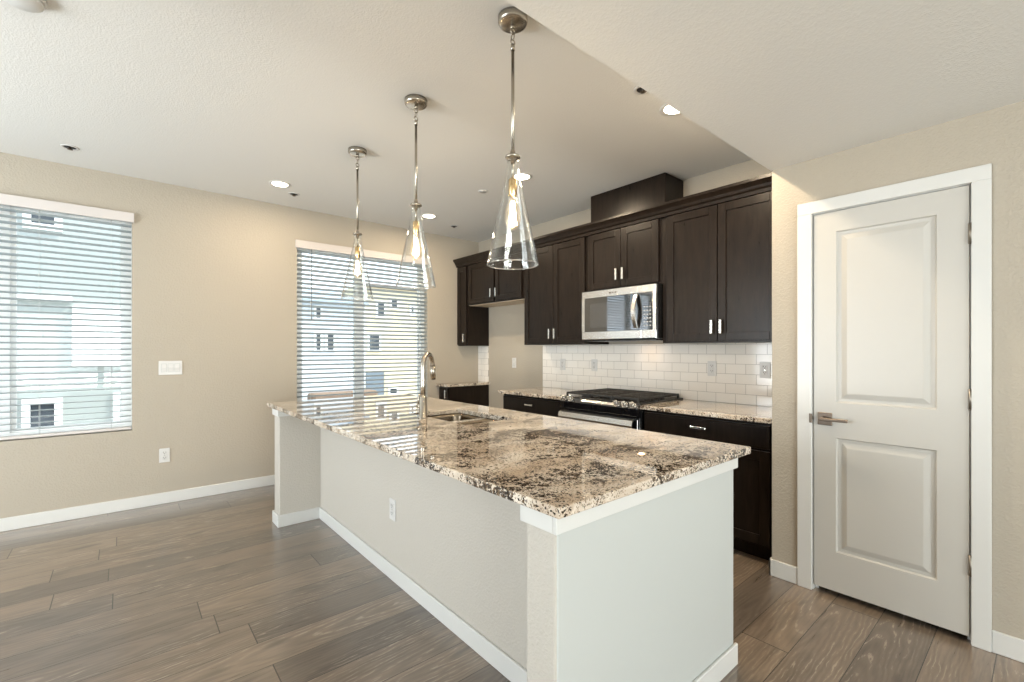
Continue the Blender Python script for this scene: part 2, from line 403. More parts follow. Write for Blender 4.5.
# windows
def window_y(idx, w, y, mull, label, glass=True):
    x0, x1, z0, z1 = w
    root = bpy.data.objects.new('window_%d' % idx, None); COL.objects.link(root); root.location = ((x0+x1)/2, y, z0)
    root['kind'] = 'structure'; root['label'] = label; root['category'] = 'window'
    f = .045; b = B()
    b.box(x0, x1, y-.03, y+.03, z0, z0+f); b.box(x0, x1, y-.03, y+.03, z1-f, z1)
    b.box(x0, x0+f, y-.03, y+.03, z0+f, z1-f); b.box(x1-f, x1, y-.03, y+.03, z0+f, z1-f)
    obj('window_frame', b, M_vinyl, root)
    obj('mullion', B().box(mull-.032, mull+.032, y-.025, y+.025, z0+f, z1-f, .004), M_vinyl, root)
    s = B()
    for a, c, dy in ((x0+f, mull-.032, -.008), (mull+.032, x1-f, .010)):
        g = .028
        s.box(a, c, y+dy-.014, y+dy+.014, z0+f, z0+f+g); s.box(a, c, y+dy-.014, y+dy+.014, z1-f-g, z1-f)
        s.box(a, a+g, y+dy-.014, y+dy+.014, z0+f+g, z1-f-g); s.box(c-g, c, y+dy-.014, y+dy+.014, z0+f+g, z1-f-g)
    obj('sash', s, M_vinyl, root)
    p = B()
    for a, c, dy in ((x0+f+.02, mull-.05, -.008), (mull+.05, x1-f-.02, .010)):
        p.quad((a, y+dy, z0+f+.02), (c, y+dy, z0+f+.02), (c, y+dy, z1-f-.02), (a, y+dy, z1-f-.02))
    obj('glass_pane', p, M_pane, root, recalc=False)
    return root
window_y(1, W1, YW+.105, -.665, 'sliding window in the left half of the far wall')
window_y(2, W2, YW+.105, 2.015, 'sliding window in the far wall nearest the cabinets')
window_y(3, W3, YB-.09, -.4, 'wide glazing in the wall behind the camera')
root = bpy.data.objects.new('window_4', None); COL.objects.link(root); root.location = (XL-.09, 2.9, W4[2])
root['kind'] = 'structure'; root['label'] = 'wide window in the living area side wall'; root['category'] = 'window'
b = B(); xx = XL-.09; f = .05
b.box(xx-.03, xx+.03, W4[0], W4[1], W4[2], W4[2]+f); b.box(xx-.03, xx+.03, W4[0], W4[1], W4[3]-f, W4[3])
b.box(xx-.03, xx+.03, W4[0], W4[0]+f, W4[2]+f, W4[3]-f); b.box(xx-.03, xx+.03, W4[1]-f, W4[1], W4[2]+f, W4[3]-f); b.box(xx-.03, xx+.03, 2.87, 2.93, W4[2]+f, W4[3]-f)
obj('window_frame', b, M_vinyl, root)
b = B(); b.quad((xx, W4[0]+.02, W4[2]+.02), (xx, W4[1]-.02, W4[2]+.02), (xx, W4[1]-.02, W4[3]-.02), (xx, W4[0]+.02, W4[3]-.02))
obj('glass_pane', b, M_pane, root, recalc=False)

# pantry door with jamb, casing, hinges and lever
door = bpy.data.objects.new('door_1', None); COL.objects.link(door); door.location = (XP, (D0+D1)/2, 0)
door['kind'] = 'structure'; door['label'] = 'white two panel pantry door with lever handle'; door['category'] = 'door'
b = B()
XF = XP - .006                                   # slab face
ys = (D0+.003, .342, .737, D1-.003); zs = (.032, .240, .846, 1.034, 1.941, DZ-.004)
def face(y0, y1, z0, z1, x=XF): b.quad((x, y0, z0), (x, y1, z0), (x, y1, z1), (x, y0, z1))
face(ys[0], ys[1], zs[0], zs[5]); face(ys[2], ys[3], zs[0], zs[5])
for z0, z1 in ((zs[0], zs[1]), (zs[2], zs[3]), (zs[4], zs[5])): face(ys[1], ys[2], z0, z1)
for z0, z1 in ((zs[1], zs[2]), (zs[3], zs[4])):
    ring = [(0, 0), (.006, .010), (.014, .011), (.022, .011), (.045, .003), (.050, .002)]
    for (i0, d0), (i1, d1) in zip(ring, ring[1:]):
        a = [(ys[1]+i0, z0+i0), (ys[2]-i0, z0+i0), (ys[2]-i0, z1-i0), (ys[1]+i0, z1-i0)]
        c = [(ys[1]+i1, z0+i1), (ys[2]-i1, z0+i1), (ys[2]-i1, z1-i1), (ys[1]+i1, z1-i1)]
        for k in range(4):
            k2 = (k+1) % 4
            b.quad((XF+d0, *a[k]), (XF+d0, *a[k2]), (XF+d1, *c[k2]), (XF+d1, *c[k]))
    i1, d1 = ring[-1]; face(ys[1]+i1, ys[2]-i1, z0+i1, z1-i1, XF+d1)
x2 = XF+.035
b.quad((x2, ys[0], zs[0]), (x2, ys[3], zs[0]), (x2, ys[3], zs[5]), (x2, ys[0], zs[5]))
for p, q in (((ys[0], zs[0]), (ys[3], zs[0])), ((ys[3], zs[0]), (ys[3], zs[5])), ((ys[3], zs[5]), (ys[0], zs[5])), ((ys[0], zs[5]), (ys[0], zs[0]))):
    b.quad((XF, *p), (XF, *q), (x2, *q), (x2, *p))
bmesh.ops.remove_doubles(b.bm, verts=b.bm.verts, dist=1e-5)
slab = obj('door_panel', b, M_door, door)
b = B()
b.box(XP-.001, XP+.12, D0-.017, D0-.001, 0, DZ+.001); b.box(XP-.001, XP+.12, D1+.001, D1+.017, 0, DZ+.001); b.box(XP-.001, XP+.12, D0-.017, D1+.017, DZ+.001, DZ+.017)
b.box(XP+.035, XP+.05, D0-.001, D0+.012, 0, DZ); b.box(XP+.035, XP+.05, D1-.012, D1+.001, 0, DZ)
obj('jamb', b, M_trim, door)
b = B(); cx0, cx1 = XP-.018, XP
b.box(cx0, cx1, .166, D0-.004, 0, DZ+.004, .002); b.box(cx0, cx1, D1+.004, .916, 0, DZ+.004, .002); b.box(cx0, cx1, .166, .916, DZ+.004, 2.122, .002)
obj('casing', b, M_trim, door)
for zc in (1.833, 1.093, .353):
    b = B(); b.lathe([(.0065, zc-.045), (.0065, zc+.045)], (XP-.012, D0-.001, 0), 12)
    b.lathe([(.004, zc-.050), (.008, zc-.047), (.008, zc-.045)], (XP-.012, D0-.001, 0), 12)
    b.box(XP-.008, XP-.0055, D0+.003, D0+.008, zc-.045, zc+.045); obj('hinge', b, M_hinge, door)
hd = obj('handle_plate', B().box(XF-.009, XF, .753, .819, .909, .976, .002), M_bronze, door)
b = B(); b.lathe([(.013, 0), (.013, -.045)], (XF-.008, .786, .945), 16, 'X')
b.box(XF-.060, XF-.044, .672, .799, .937, .953, .003)
o = obj('lever', b, M_bronze, hd)
obj('strike_plate', B().box(XP-.020, XP-.016, D1+.002, D1+.016, .915, .965, .001), M_bronze, door)

# ------------------------------------------------------------------ kitchen island
isl = thing('kitchen_island', (1.4, 2.35, 0), 'long off white island base under the big granite top', 'island')
IX0, IX1, IY0, IY1, KX = .885, 1.945, .858, 3.845, 1.180
def wall_lz(b, y0, y1): b.box(IX0, IX1, y0, y1, 0, .868, .006, 2)
b = B(); b.box(IX0, 1.30, IY0+.004, .978, 0, .868, .006, 2); obj('end_wall', b, M_island, isl)
obj('end_panel', B().box(IX0+.006, IX1, IY0, IY0+.015, 0, .868, .003), M_panel, isl)
b = B(); b.box(IX0, IX1, 3.703, IY1, 0, .868, .006, 2); obj('end_wall', b, M_island, isl)
obj('knee_wall', B().box(KX, KX+.10, .979, 3.702, 0, .868), M_island, isl)
b = B(); t_ = .013
for z0, z1 in ((.820, .869),):
    b.box(IX0-t_, IX1+t_, IY0-t_, IY0, z0, z1, .002); b.box(IX0-t_, IX0, IY0, .978+t_, z0, z1, .002); b.box(IX0-.001, KX, .978, .978+t_, z0, z1, .002)
obj('cap_trim', b, M_trim, isl)
b = B(); b.box(IX0-t_, IX0, 3.703-t_, IY1+t_, .820, .869, .002); b.box(IX0-.001, KX, 3.703-t_, 3.703, .820, .869, .002); b.box(IX0-.001, IX1, IY1, IY1+t_, .820, .869, .002)
obj('cap_trim', b, M_trim, isl)
b = B(); zb = .088
b.box(IX0-t_, IX1+t_, IY0-t_, IY0, 0, zb, .003); b.box(IX0-t_, IX0, IY0, .978+t_, 0, zb, .003); b.box(IX0-.001, KX, .978, .978+t_, 0, zb, .003)
b.box(KX-t_, KX, .978+t_, 3.703-t_, 0, zb, .003)
b.box(IX0-t_, IX0, 3.703-t_, IY1+t_, 0, zb, .003); b.box(IX0-.001, KX, 3.703-t_, 3.703, 0, zb, .003); b.box(IX0-.001, IX1, IY1, IY1+t_, 0, zb, .003)
obj('baseboard_strip', b, M_trim, isl)

def shaker(y0, y1, z0, z1, xf, sgn=-1, rail=.058, th=.020):
    b = B(); xb = xf - sgn*th
    lo, hi = min(xf, xb), max(xf, xb)
    b.box(lo, hi, y0, y0+rail, z0, z1, .0018); b.box(lo, hi, y1-rail, y1, z0, z1, .0018)
    b.box(lo, hi, y0+rail, y1-rail, z0, z0+rail, .0018); b.box(lo, hi, y0+rail, y1-rail, z1-rail, z1, .0018)
    a, c = xf - sgn*.009, xb
    b.box(min(a, c), max(a, c), y0+rail-.004, y1-rail+.004, z0+rail-.004, z1-rail+.004)
    return b
def pull(parent, y, z, xf, vert=True, ln=.10, sgn=-1):
    b = B(); h = ln/2; o = sgn*.028
    if vert:
        b.box(xf+o-.004, xf+o+.004, y-.009, y+.009, z-h, z+h, .0025)
        for s in (-1, 1): b.box(xf, xf+o, y-.006, y+.006, z+s*(h-.012)-.006, z+s*(h-.012)+.006)
    else:
        b.box(xf+o-.004, xf+o+.004, y-h, y+h, z-.008, z+.008, .0025)
        for s in (-1, 1): b.box(xf, xf+o, y+s*(h-.012)-.006, y+s*(h-.012)+.006, z-.006, z+.006)
    return obj('pull', b, M_pull, parent)
# island cabinets facing the range
b = B(); b.box(1.281, 1.90, .980, 1.98, .10, .868); b.box(1.281, 1.90, 2.84, 3.702, .10, .868); b.box(1.281, 1.90, 1.98, 2.84, .10, .60); b.box(1.281, 1.30, 1.98, 2.84, .60, .868); b.box(1.885, 1.90, 1.98, 2.84, .60, .868); b.box(1.281, 1.84, .980, 3.702, 0, .10)
obj('cabinet_box', b, M_wood, isl)
for y0, y1 in ((.99, 1.47), (1.48, 1.96), (1.99, 2.41), (2.42, 2.84), (2.86, 3.27), (3.28, 3.69)):
    d = obj('door', shaker(y0, y1, .12, .85, 1.921, 1), M_wood, isl); pull(d, y1-.035, .74, 1.921, True, .10, 1)

def slab_rect(x0, x1, y0, y1, z0, z1, hole=None, bev=.004):
    b = B(); bm = b.bm
    if hole is None:
        b.box(x0, x1, y0, y1, z0, z1, bev, 2); return b
    xs = [x0, hole[0], hole[1], x1]; ys_ = [y0, hole[2], hole[3], y1]
    V = {}
    for k, z in ((0, z0), (1, z1)):
        for i in range(4):
            for j in range(4): V[i, j, k] = bm.verts.new((xs[i], ys_[j], z))
    for i in range(3):
        for j in range(3):
            if (i, j) == (1, 1): continue
            bm.faces.new((V[i,j,1], V[i+1,j,1], V[i+1,j+1,1], V[i,j+1,1])); bm.faces.new((V[i,j,0], V[i,j+1,0], V[i+1,j+1,0], V[i+1,j,0]))
    loop = [(0,0),(1,0),(2,0),(3,0),(3,1),(3,2),(3,3),(2,3),(1,3),(0,3),(0,2),(0,1)]
    for a, c in zip(loop, loop[1:]+loop[:1]): bm.faces.new((V[a+(0,)], V[c+(0,)], V[c+(1,)], V[a+(1,)]))
    inn = [(1,1),(1,2),(2,2),(2,1)]
    for a, c in zip(inn, inn[1:]+inn[:1]): bm.faces.new((V[a+(0,)], V[c+(0,)], V[c+(1,)], V[a+(1,)]))
    bm.normal_update()
    es = [e for e in bm.edges if len(e.link_faces) == 2 and e.calc_face_angle(0) > 1.0]
    bmesh.ops.bevel(bm, geom=es, offset=bev, segments=2, affect='EDGES', profile=.5)
    return b
ZT = .90
SK = (1.440, 1.800, 2.09, 2.70)                  # sink opening
tag(obj('island_countertop', slab_rect(.862, 2.040, .826, 3.99, .870, ZT, SK), M_granite), 'long polished granite slab on the island with a sink cut in', 'countertop')

# double bowl sink
sink = thing('kitchen_sink', (1.67, 2.4, .69), 'stainless double bowl sink set in the island granite', 'sink')
def bowl(x0, x1, y0, y1, zt, zb):
    b = B(); bm = b.bm; r = .05
    def ring(ins, z, rad):
        pts = []
        for cx, cy, a0 in ((x1-ins-rad, y1-ins-rad, 0), (x0+ins+rad, y1-ins-rad, 90), (x0+ins+rad, y0+ins+rad, 180), (x1-ins-rad, y0+ins+rad, 270)):
            for k in range(6):
                a = math.radians(a0+k*18); pts.append(bm.verts.new((cx+rad*math.cos(a), cy+rad*math.sin(a), z)))
        return pts
    rs = [ring(-.010, zt, r+.01), ring(0, zt, r), ring(.004, zt-.02, r), ring(.012, zb+.04, r), ring(.028, zb+.010, r), ring(.055, zb, r)]
    for a, c in zip(rs, rs[1:]):
        for k in range(24):
            f = bm.faces.new((a[k], a[(k+1)%24], c[(k+1)%24], c[k])); f.smooth = True
    bm.faces.new(rs[-1]); return b
ym = 2.385
bl = [obj('bowl', bowl(SK[0]-.004, SK[1]+.004, ym+.019, SK[3]+.004, .868, .68), M_sink, sink), obj('bowl', bowl(SK[0]-.004, SK[1]+.004, SK[2]-.004, ym-.019, .868, .68), M_sink, sink)]
obj('divider', B().box(SK[0]-.004, SK[1]+.004, ym-.020, ym+.020, .835, .872, .006, 2), M_steel, sink)
for o, yc in zip(bl, ((ym+SK[3])/2, (SK[2]+ym)/2)):
    b = B(); b.lathe([(.045, .6805), (.045, .684), (.036, .686), (.030, .682)], (1.63, yc, 0), 20); obj('drain', b, M_steel, o)

fau = thing('faucet', (1.386, 2.462, ZT), 'tall gooseneck pull down faucet behind the island sink', 'faucet')
fx, fy = 1.386, 2.462
b = B(); b.lathe([(.030, ZT), (.030, ZT+.006), (.024, ZT+.010), (.0235, ZT+.125), (.020, ZT+.130), (.015, ZT+.133)], (fx, fy, 0), 24); obj('base', b, M_nickel, fau)
pts = [(fx, fy, ZT+.125), (fx, fy, ZT+.20), (fx, fy, ZT+.285)]
R = .075; SX, SY = math.cos(math.radians(37)), math.sin(math.radians(37))
for k in range(1, 15):
    a = PI - k*(PI*1.02/14); q = R+R*math.cos(a); pts.append((fx+q*SX, fy+q*SY, ZT+.310+R*math.sin(a)))
ex = pts[-1]
obj('neck', B().tube(pts, .0155, 16), M_nickel, fau)
hx = [(ex[0], ex[1], ex[2]+.005), (ex[0]+.004*SX, ex[1]+.004*SY, ex[2]-.03), (ex[0]+.012*SX, ex[1]+.012*SY, ex[2]-.080)]
obj('spray_head', B().tube(hx, [.0165, .0175, .0165], 14), M_nickel, fau)
b = B(); b.lathe([(.014, 0), (.014, .040), (.011, .046)], (fx, fy+.016, ZT+.070), 14, 'Y')
b.tube([(fx, fy+.054, ZT+.074), (fx-.002, fy+.050, ZT+.105), (fx-.004, fy+.036, ZT+.142)], [.0085, .0068, .0055], 10); obj('lever', b, M_nickel, fau)

# ------------------------------------------------------------------ cabinets along the kitchen wall
XU = 3.250                                       # upper door face
def cabinet(name, label, y0, y1, z0, z1, xf, doors=(), drawers=(), group=None, toe=False, under=None):
    c = thing(name, ((xf+XK)/2, (y0+y1)/2, 0 if toe else z0), label, 'cabinet', group)
    b = B()
    b.box(xf+.021, XK-.002, y0, y1, (.10 if toe else z0), z1, .001)
    if toe: b.box(xf+.085, XK-.002, y0, y1, 0, .10)
    obj('cabinet_box', b, M_wood, c)
    if under: obj('underside', B().box(xf+.03, XK-.01, y0+.012, y1-.012, z0-.004, z0-.0002), M_maple, c)
    for (a, e, q0, q1, py, pz) in doors:
        d = obj('door', shaker(a, e, q0, q1, xf), M_wood, c)
        if py is not None: pull(d, py, pz, xf)
    for (a, e, q0, q1, py) in drawers:
        b = B(); b.box(xf, xf+.020, a, e, q0, q1, .004, 2); b.box(xf-.0012, xf+.002, a+.016, e-.016, q0+.016, q1-.016, .001)
        d = obj('drawer_front', b, M_wood, c); pull(d, py, (q0+q1)/2+.01, xf, False, .11)
    return c
ZU0, ZU1 = 1.368, 2.40
UT = 2.358
cabinet('narrow_upper_cabinet', 'narrow dark upper cabinet in the far corner by the window', 4.692, 4.912, ZU0, ZU1, XU, [(4.708, 4.900, ZU0+.012, UT, 4.735, 1.465)])
cabinet('bridge_cabinet', 'short dark wall cabinet over the empty refrigerator space', 3.645, 4.690, 1.865, ZU1, XU, [(4.150, 4.660, 1.880, UT, 4.182, 1.975), (3.672, 4.120, 1.880, UT, 4.088, 1.975)], under=True)
cabinet('tall_upper_cabinet', 'two door dark upper cabinet left of the microwave', 2.778, 3.643, ZU0, ZU1, XU, [(3.198, 3.615, ZU0+.012, UT, 3.230, 1.475), (2.790, 3.192, ZU0+.012, UT, 3.160, 1.475)])
cabinet('microwave_cabinet', 'short two door dark cabinet directly above the microwave', 1.998, 2.776, 1.845, ZU1, XU, [(2.390, 2.745, 1.858, UT, 2.420, 1.965), (2.025, 2.384, 1.858, UT, 2.354, 1.965)])
cabinet('wide_upper_cabinet', 'large two door dark upper cabinet right of the microwave', 1.060, 1.996, ZU0, ZU1, XU, [(1.552, 1.952, ZU0+.012, UT, 1.582, 1.480), (1.142, 1.546, ZU0+.012, UT, 1.516, 1.480)])
tag(obj('vent_chase', B().box(3.315, XK-.002, 2.002, 2.770, 2.46, ZC-.004, .003), M_wood), 'dark box on top of cabinets hiding the vent duct', 'cabinet box')
cr = [(XU+.020, 2.362), (XU-.008, 2.362), (XU-.010, 2.384), (XU-.022, 2.394), (XU-.030, 2.412), (XU-.046, 2.430), (XU-.054, 2.438), (XU-.054, 2.458), (XU+.06, 2.458), (XU+.06, 2.402), (XU+.020, 2.402)]
tag(obj('crown_molding', B().prism_y(cr, 1.060, 4.912), M_wood), 'dark crown molding running along the upper cabinet tops', 'molding')

XB = 2.985                                       # base door face
cabinet('corner_base_cabinet', 'narrow dark base cabinet in the far corner past the refrigerator space', 4.692, 4.912, 0, .868, XB, [(4.705, 4.902, .115, .855, 4.73, .78)], toe=True)
cabinet('drawer_base_cabinet', 'dark base cabinet with drawer left of the range', 2.802, 3.665, 0, .868, XB, [(3.230, 3.652, .115, .690, 3.26, .62), (2.815, 3.222, .115, .690, 3.19, .62)], [(2.815, 3.652, .705, .848, 3.235)], toe=True)
cabinet('wide_base_cabinet', 'dark base cabinet with wide drawer right of the range', 1.060, 1.992, 0, .868, XB, [(1.556, 1.980, .115, .690, 1.588, .62), (1.102, 1.548, .115, .690, 1.516, .62)], [(1.102, 1.980, .705, .848, 1.545)], toe=True)
tag(obj('countertop', slab_rect(2.950, XK-.002, 4.668, 4.914, .870, ZT), M_granite), 'small granite counter in the far corner below the narrow upper cabinet', 'countertop')
tag(obj('countertop', slab_rect(2.950, XK-.002, 2.799, 3.695, .870, ZT), M_granite), 'granite counter left of the range', 'countertop')
tag(obj('countertop', slab_rect(2.950, XK-.002, 1.056, 1.994, .870, ZT), M_granite), 'granite counter between the range and the pantry wall', 'countertop')
XT = XK-.009
tag(obj('tile_backsplash', B().box(XT, XK-.001, 1.056, 3.690, ZT+.001, 1.366), M_tile), 'white subway tile backsplash behind the range', 'backsplash')
tag(obj('tile_backsplash', B().box(XT, XK-.001, 4.695, 4.914, ZT+.001, 1.366), M_tile), 'small strip of white tile in the far corner over the short counter', 'backsplash')

# ------------------------------------------------------------------ microwave
XM = 3.190; my0, my1, mz0, mz1 = 2.006, 2.768, 1.402, 1.838
mw = thing('microwave', (3.4, 2.387, mz0), 'stainless over the range microwave under the short cabinet', 'microwave')
obj('body', B().box(XM+.022, XT-.002, my0, my1, mz0, mz1, .003), M_black, mw)
yd = 2.140
b = B(); b.box(XM, XM+.021, yd+.001, my1, 1.775, mz1, .003); b.box(XM, XM+.021, yd+.001, my1, mz0+.006, 1.476, .003); b.box(XM, XM+.021, 2.735, my1, 1.476, 1.775); b.box(XM+.006, XM+.021, yd+.001, 2.735, 1.476, 1.775)
dr = obj('door', b, M_steel, mw)
obj('window', B().box(XM+.001, XM+.006, yd+.001, 2.735, 1.476, 1.775), M_glossblack, dr)
obj('window_screen', B().box(XM+.0004, XM+.002, 2.29, 2.672, 1.510, 1.725), M_meshblack, dr)
b = B(); hp = []
for k in range(13):
    t = k/12; hp.append((XM-.012-.038*math.sin(PI*t), 2.185, 1.492+.270*t))
for p in hp: pass
bm = b.bm; rings = []
for x, y, z in hp:
    rings.append([bm.verts.new(q) for q in ((x-.006, y-.016, z), (x-.006, y+.016, z), (x+.008, y+.018, z), (x+.008, y-.018, z))])
for a, c in zip(rings, rings[1:]):
    for k in range(4): bm.faces.new((a[k], a[(k+1)%4], c[(k+1)%4], c[k]))
bm.faces.new(rings[0]); bm.faces.new(rings[-1])
b.box(XM-.012, XM+.004, 2.176, 2.194, 1.490, 1.508); b.box(XM-.012, XM+.004, 2.176, 2.194, 1.746, 1.764)
obj('handle', b, M_steel, dr)
b = B(); b.box(XM, XM+.021, my0, yd-.001, 1.775, mz1, .003); b.box(XM, XM+.021, my0, yd-.001, mz0+.006, 1.476, .003); b.box(XM, XM+.021, my0, my0+.030, 1.476, 1.775); b.box(XM+.006, XM+.021, my0+.030, yd-.001, 1.476, 1.775)
cp = obj('control_panel', b, M_steel, mw)
g = obj('glass_face', B().box(XM+.001, XM+.006, my0+.030, yd-.001, 1.476, 1.775), M_glossblack, cp)
for r in range(6):
    for c in range(3): obj('key', B().box(XM+.0004, XM+.0014, 2.052+c*.026, 2.066+c*.026, 1.505+r*.030, 1.514+r*.030), M_key, cp)
obj('display', B().box(XM+.0004, XM+.0014, 2.052, 2.118, 1.715, 1.742), M_meshblack, cp)
b = B()
for k, wdt in enumerate((.016, .008, .010, .008, .012)): b.box(XM-.0006, XM+.001, 2.462-k*.016-wdt, 2.462-k*.016, 1.799, 1.808 if k % 2 else 1.812)
obj('wordmark', b, M_bronze, dr)
b = B(); b.box(XM+.01, XT-.03, my0+.01, my1-.01, mz0-.012, mz0-.0005, .002); obj('vent_grille', b, M_black, mw)
ld = bpy.data.lights.new('tile_glow_fill', 'AREA'); ld.size = .045; ld.energy = .30; ld.color = (1, .62, .30)  # added lamp, imitates a pendant bulb's orange reflection on the tile
lo = bpy.data.objects.new('tile_glow_fill', ld); COL.objects.link(lo); lo.location = (3.43, 2.30, mz0-.016); lo.parent = None

# ------------------------------------------------------------------ range
ry0, ry1 = 1.998, 2.796
rg = thing('gas_range', (3.28, 2.387, 0), 'black slide in gas range with stainless oven handle below the microwave', 'range')
obj('body', B().box(2.965, XT-.002, ry0+.004, ry1-.004, .03, .895, .003), M_black, rg)
obj('cooktop', B().box(2.955, XT-.002, ry0, ry1, .896, .912, .004), M_black, rg)
b = B(); b.prism_y([(2.966, .800), (2.945, .800), (2.930, .815), (2.930, .868), (2.955, .900), (2.966, .900)], ry0+.002, ry1-.002)
cpn = obj('control_panel', b, M_glossblack, rg)
b = B(); b.prism_y([(2.934, .880), (2.948, .897), (2.953, .894), (2.939, .877)], 2.20, 2.56); obj('display_strip', b, M_steel, cpn)
for yk in (2.745, 2.675, 2.190, 2.115, 2.040):
    b = B(); c = Vector((2.944, yk, .886)); d = Vector((-.78, 0, .62))
    b.tube([c, c+d*.014], .0235, 18); b.tube([c+d*.0142, c+d*.040], [.020, .017], 18)
    q = c+d*.046; b.tube([q-Vector((.004,.016,.004)), q+Vector((-.004,.016,.004))], .0055, 8)
    obj('knob', b, M_steel, rg)
b = B(); b.box(2.938, 2.964, ry0+.006, ry1-.006, .205, .788, .004); od = obj('oven_door', b, M_glossblack, rg)
b = B(); b.prism_y([(2.937, .790), (2.905, .780), (2.894, .742), (2.905, .704), (2.937, .690), (2.937, .702), (2.915, .712), (2.907, .742), (2.915, .772), (2.937, .780)], ry0+.030, ry1-.012)
obj('oven_handle', b, M_steel, od)
obj('drawer', B().box(2.942, 2.964, ry0+.006, ry1-.006, .045, .195, .004), M_steel, rg)
for k in range(3):
    y0 = ry0+.018+k*.248; y1 = y0+.242; b = B(); x0, x1 = 2.975, XT-.045
    for x in (x0, x1): b.box(x-.007, x+.007, y0, y1, .932, .948, .002)
    for y in (y0+.007, y1-.007): b.box(x0, x1, y-.007, y+.007, .932, .948, .002)
    for x in (x0+(x1-x0)*.25, x0+(x1-x0)*.5, x0+(x1-x0)*.75): b.box(x-.006, x+.006, y0, y1, .934, .949, .002)
    for t in (.2, .4, .6, .8): b.box(x0, x1, y0+(y1-y0)*t-.005, y0+(y1-y0)*t+.005, .934, .949, .002)
    for x in (x0, x1, (x0+x1)/2):
        for y in (y0+.007, y1-.007): b.box(x-.007, x+.007, y-.007, y+.007, .911, .934)
    obj('grate', b, M_iron, rg)
for x, y in ((3.12, 2.13), (3.42, 2.13), (3.12, 2.64), (3.42, 2.64), (3.27, 2.387)):
    b = B(); b.lathe([(.048, .9115), (.048, .920), (.036, .922), (.036, .929), (.030, .931)], (x, y, 0), 20); obj('burner', b, M_iron, rg)

# ------------------------------------------------------------------ pendants
PX = 1.280; PYS = (1.500, 2.354, 3.211)
pen = thing('pendant_light', (PX, PYS[0], ZC), 'nearest glass cone pendant, partly past the lowered ceiling edge', 'pendant light', 'glass pendants over the island')
px, py = PX, PYS[0]
b = B(); b.lathe([(.0, ZC-.034), (.052, ZC-.034), (.060, ZC-.030), (.064, ZC-.022), (.064, ZC-.0005)], (px, py, 0), 36)
cn = obj('canopy', b, M_nickel, pen)
b = B(); b.lathe([(.010, ZC-.050), (.010, ZC-.034)], (px, py, 0), 12); b.torus((px, py, ZC-.062), .011, .003, 'Y'); b.torus((px, py, ZC-.084), .010, .0028, 'X', sz=1.3); b.torus((px, py, ZC-.108), .011, .003, 'Y')
obj('chain_link', b, M_nickel, pen)
b = B(); b.lathe([(.009, 2.600), (.009, 2.626), (.0065, 2.628)], (px, py, 0), 12); b.lathe([(.0072, 2.150), (.0072, 2.602)], (px, py, 0), 12); b.lathe([(.0055, 2.045), (.0055, 2.15)], (px, py, 0), 12)
obj('rod', b, M_nickel, pen)
b = B(); b.lathe([(.0085, 2.172), (.011, 2.166), (.011, 2.150), (.030, 2.147), (.033, 2.144), (.033, 2.138), (.028, 2.135), (.011, 2.132), (.009, 2.112)], (px, py, 0), 28); obj('cap', b, M_nickel, pen)
def dense(p, n=4):
    return [tuple(a+(c-a)*k/n for a, c in zip(p[i], p[i+1])) for i in range(len(p)-1) for k in range(n)]+[p[-1]]
outer = [(.0255, 2.132), (.0275, 2.09), (.034, 2.045), (.044, 2.0), (.0655, 1.90), (.087, 1.80), (.104, 1.72), (.110, 1.690), (.111, 1.680)]
outer = dense(outer)
inner = [(r-.0026, z+(.001 if i == len(outer)-1 else 0)) for i, (r, z) in enumerate(outer)]
b = B(); prof = outer + inner[::-1]; b.lathe(prof+[prof[0]], (px, py, 0), 48, cap=False)
bmesh.ops.remove_doubles(b.bm, verts=b.bm.verts, dist=1e-6)
for v in b.bm.verts:                              # hand blown: the inner face is slightly uneven
    dx, dy = v.co.x-px, v.co.y-py; r_ = math.hypot(dx, dy); a_ = math.atan2(dy, dx)
    k_ = 1 - .0007*min(1, r_/.06)*(math.sin(3*a_+9*v.co.z)+math.sin(5*a_-62*v.co.z)+1.2)/max(r_, .02)
    if v.co.z > 1.685 and min(abs(r_-q[0])+abs(v.co.z-q[1]) for q in inner) < 1e-4: v.co.x, v.co.y = px+dx*k_, py+dy*k_
sh_ = obj('glass_shade', b, M_shade, pen)
obj('glass_rim', B().torus((px, py, 1.6795), .1098, .0026, 'Z', 64, 10), M_glass, sh_)
b = B(); b.lathe([(.0, 2.050), (.014, 2.049), (.018, 2.044), (.018, 1.980), (.0155, 1.976), (0, 1.976)], (px, py, 0), 24); obj('socket', b, M_brass, pen)
b = B(); b.lathe([(.013, 1.976), (.014, 1.965), (.020, 1.948), (.030, 1.918), (.0345, 1.888), (.032, 1.858), (.022, 1.838), (.008, 1.828), (.0, 1.827)], (px, py, 0), 24)
bulb = obj('bulb', b, M_bulb, pen)
b = B()
for k in range(5):
    a = 2*PI*k/5; c_, s_ = math.cos(a), math.sin(a)
    b.tube([(px+.004*c_, py+.004*s_, 1.950), (px+.014*c_, py+.014*s_, 1.860), (px+.005*math.cos(a+.6), py+.005*math.sin(a+.6), 1.950)], .0028, 6)
obj('filament', b, M_fil, bulb)
dup(pen, (PX, PYS[1], ZC), 'middle glass cone pendant over the island sink')
dup(pen, (PX, PYS[2], ZC), 'farthest glass cone pendant, hanging in front of the window blind')
for yk in PYS:
    d = bpy.data.lights.new('bulb_glow', 'POINT'); d.energy = 6.0; d.color = (1, .78, .54); d.shadow_soft_size = .012
    o = bpy.data.objects.new('bulb_glow', d); COL.objects.link(o); o.location = (PX, yk, 1.90)

